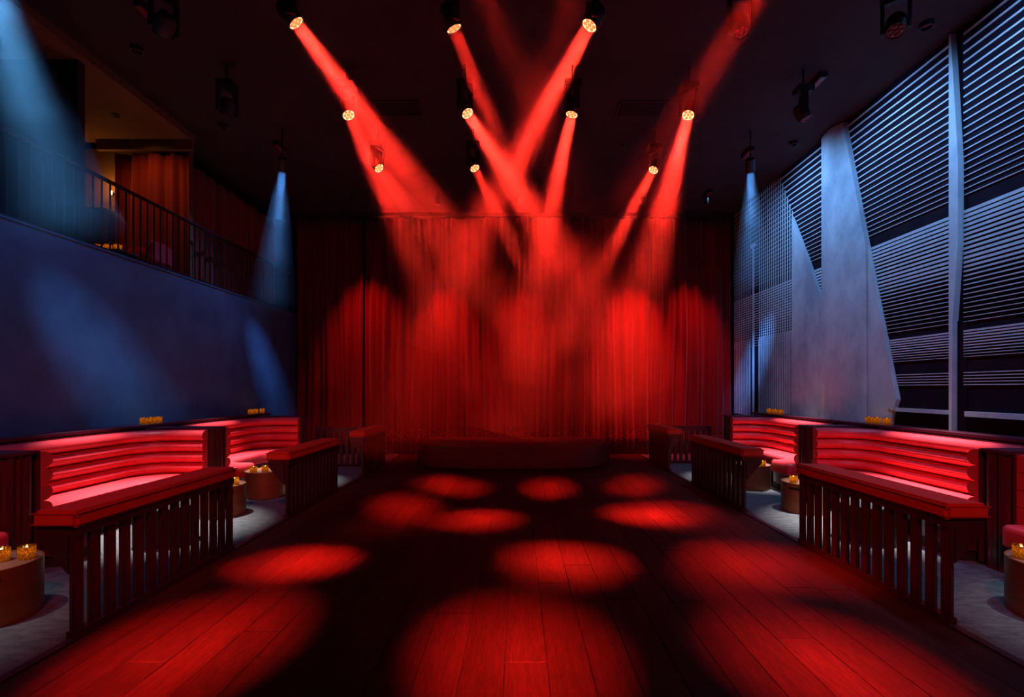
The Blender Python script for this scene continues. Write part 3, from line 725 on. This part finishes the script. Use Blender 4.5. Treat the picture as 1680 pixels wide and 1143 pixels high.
# booth downlights
def downlight(label, x, y, target, power, size, col):
    t = thing('downlight', label, 'lamp', (x, y, ZC), 0, 'booth downlights in the ceiling')
    MB().lathe([(.07, 0), (.07, -.06), (.055, -.06), (.05, -.01)], 24, False).build('trim_ring', M['body'], t, smooth=40)
    MB().lathe([(.05, -.02), (.05, -.012)], 20).build('lens', M['lens_off'], t)
    spot('down_light', (x, y, ZC-.08), target, power, size, col, 1.0, .015, t)
def added_wash_spot(label, x, y, target, power, size, col=(1, .10, .07)):  # added out-of-view spot that lifts rails and floor
    t = thing('added_wash_spotlight', label, 'spotlight', (x, y, ZC), 0, 'added wash spots behind the viewer')
    piv = Vector((x, y, ZC-.3)); d = (Vector(target)-piv).normalized()
    h = put('can', can_me, t, (0, 0, -.3)); h.rotation_mode = 'QUATERNION'; h.rotation_quaternion = d.to_track_quat('-Z', 'Y'); put('lens', canoff_me, h)
    MB().tube([(0, 0, -.27), (0, 0, 0)], .012, 8).build('stem', M['body'], t)
    spot('added_wash_light', piv+d*.08, target, power, size, col, 1.0, .015, t)
for nme, side, ys in (('left', -1, ((2.2, 2.9), (6.0, 5.5), (7.75, 8.0))), ('right', 1, ((2.9, 3.0), (5.6, 5.6), (8.3, 8.4)))):
    for k, (y, yt) in enumerate(ys):
        downlight('small downlight over the %s %s booth' % (('near', 'middle', 'back')[k], nme), 4.75*side, y, (4.15*side, yt, 0), (900, 6000, 6500)[k]*(1 if side < 0 else (1.0, 1.2, 1.1)[k]), 25, (1, .92, .91))
# unseen red wash lights added behind the viewer to brighten the rails
for nme, side in (('left', -1), ('right', 1)):
    added_wash_spot('added wash spot behind the viewer washing the near %s rail' % nme, 1.0*side, -1.2, (3.2*side, 4.2, .8), 700, 30)
    added_wash_spot('added wash spot behind the viewer washing the far %s rail' % nme, .5*side, -1.2, (3.6*side, 7.2, .8), 1300, 22)
added_wash_spot('added wash spot behind the viewer washing the whole dance floor', 0, -1.3, (0, 6.0, 0), 650, 75, (1, .03, .02))  # added red ambient wash to lift the dark floor, pads and stage
# curtain par cans close to the curtain
def par(label, x, target, power, size):
    t = thing('par_can', label, 'stage light', (x, 10.45, ZC-.2), 0, 'small par cans before the curtain')
    MB().lathe([(.03, .10), (.06, .09), (.06, -.06), (.055, -.06)], 20, True).build('can', M['body'], t, smooth=40); MB().tube([(0, 0, .08), (0, 0, .2)], .01, 6).build('stem', M['body'], t)
    spot('par_light', (x, 10.45, ZC-.28), target, power, size, RED, 1.0, .015, t)
par('small dark par can before the curtain, leftmost', -3.6, (-3.6, DC, 2.0), 600, 52)
par('small dark par can before the curtain, left of centre', -1.75, (-1.7, DC, 2.3), 1100, 42)
par('small dark par can before the curtain, centre', .0, (.1, DC, 1.5), 900, 46)
par('small dark par can before the curtain, right of centre', 2.7, (2.8, DC, 2.4), 1900, 42)
par('small dark par can before the curtain, rightmost', 4.1, (4.1, DC, 2.0), 700, 48)

# air grilles and small ceiling fittings
def grille(label, x, y):
    t = thing('air_grille', label, 'vent', (x, y, ZC), 0, 'air grilles in the ceiling')
    for a in ((-.36, .36, -.20, -.17), (-.36, .36, .17, .20), (-.36, -.33, -.17, .17), (.33, .36, -.17, .17)): MB().box(*a, -.02, 0).build('frame', M['grille'], t)
    me = MB().box(-.33, .33, -.008, .008, -.018, -.004).mesh('blade', M['grille'])
    for k in range(8): put('blade', me, t, (0, -.14+.04*k, 0))
grille('dark slotted air grille in the ceiling, left of centre', -1.80, 7.3)
grille('dark slotted air grille in the ceiling, right of centre', 1.86, 7.3)
for label, p in (('small round smoke detector on the ceiling at left', (430, 238)), ('small round smoke detector on the ceiling right of centre', (1024, 240))):
    D = F*(ZC-.03-EYE)/(VY-p[1]); q = px(p[0], p[1], D)
    t = thing('smoke_detector', label, 'detector', (q.x, q.y, ZC), 0, 'smoke detectors'); MB().lathe([(.06, 0), (.06, -.02), (.045, -.035), (.03, -.05)], 24).build('dome', M['grille'], t, smooth=40); MB().lathe([(.07, 0), (.07, -.008)], 24).build('base', M['grille'], t)
sp = thing('hanging_speaker', 'dark loudspeaker hanging from the ceiling at upper left', 'speaker', (-3.0, 4.15, ZC))
MB().prism([(-.16, -.46), (.16, -.40), (.16, -.10), (-.16, -.12)], -.14, .14, 'y').build('cabinet', M['body'], sp); MB().box(-.02, .02, -.02, .02, -.12, 0).build('bracket', M['body'], sp)
MB().prism([(-.14, -.44), (.14, -.385), (.14, -.12), (-.14, -.14)], -.148, -.141, 'y').build('front_grille', M['grille'], sp)
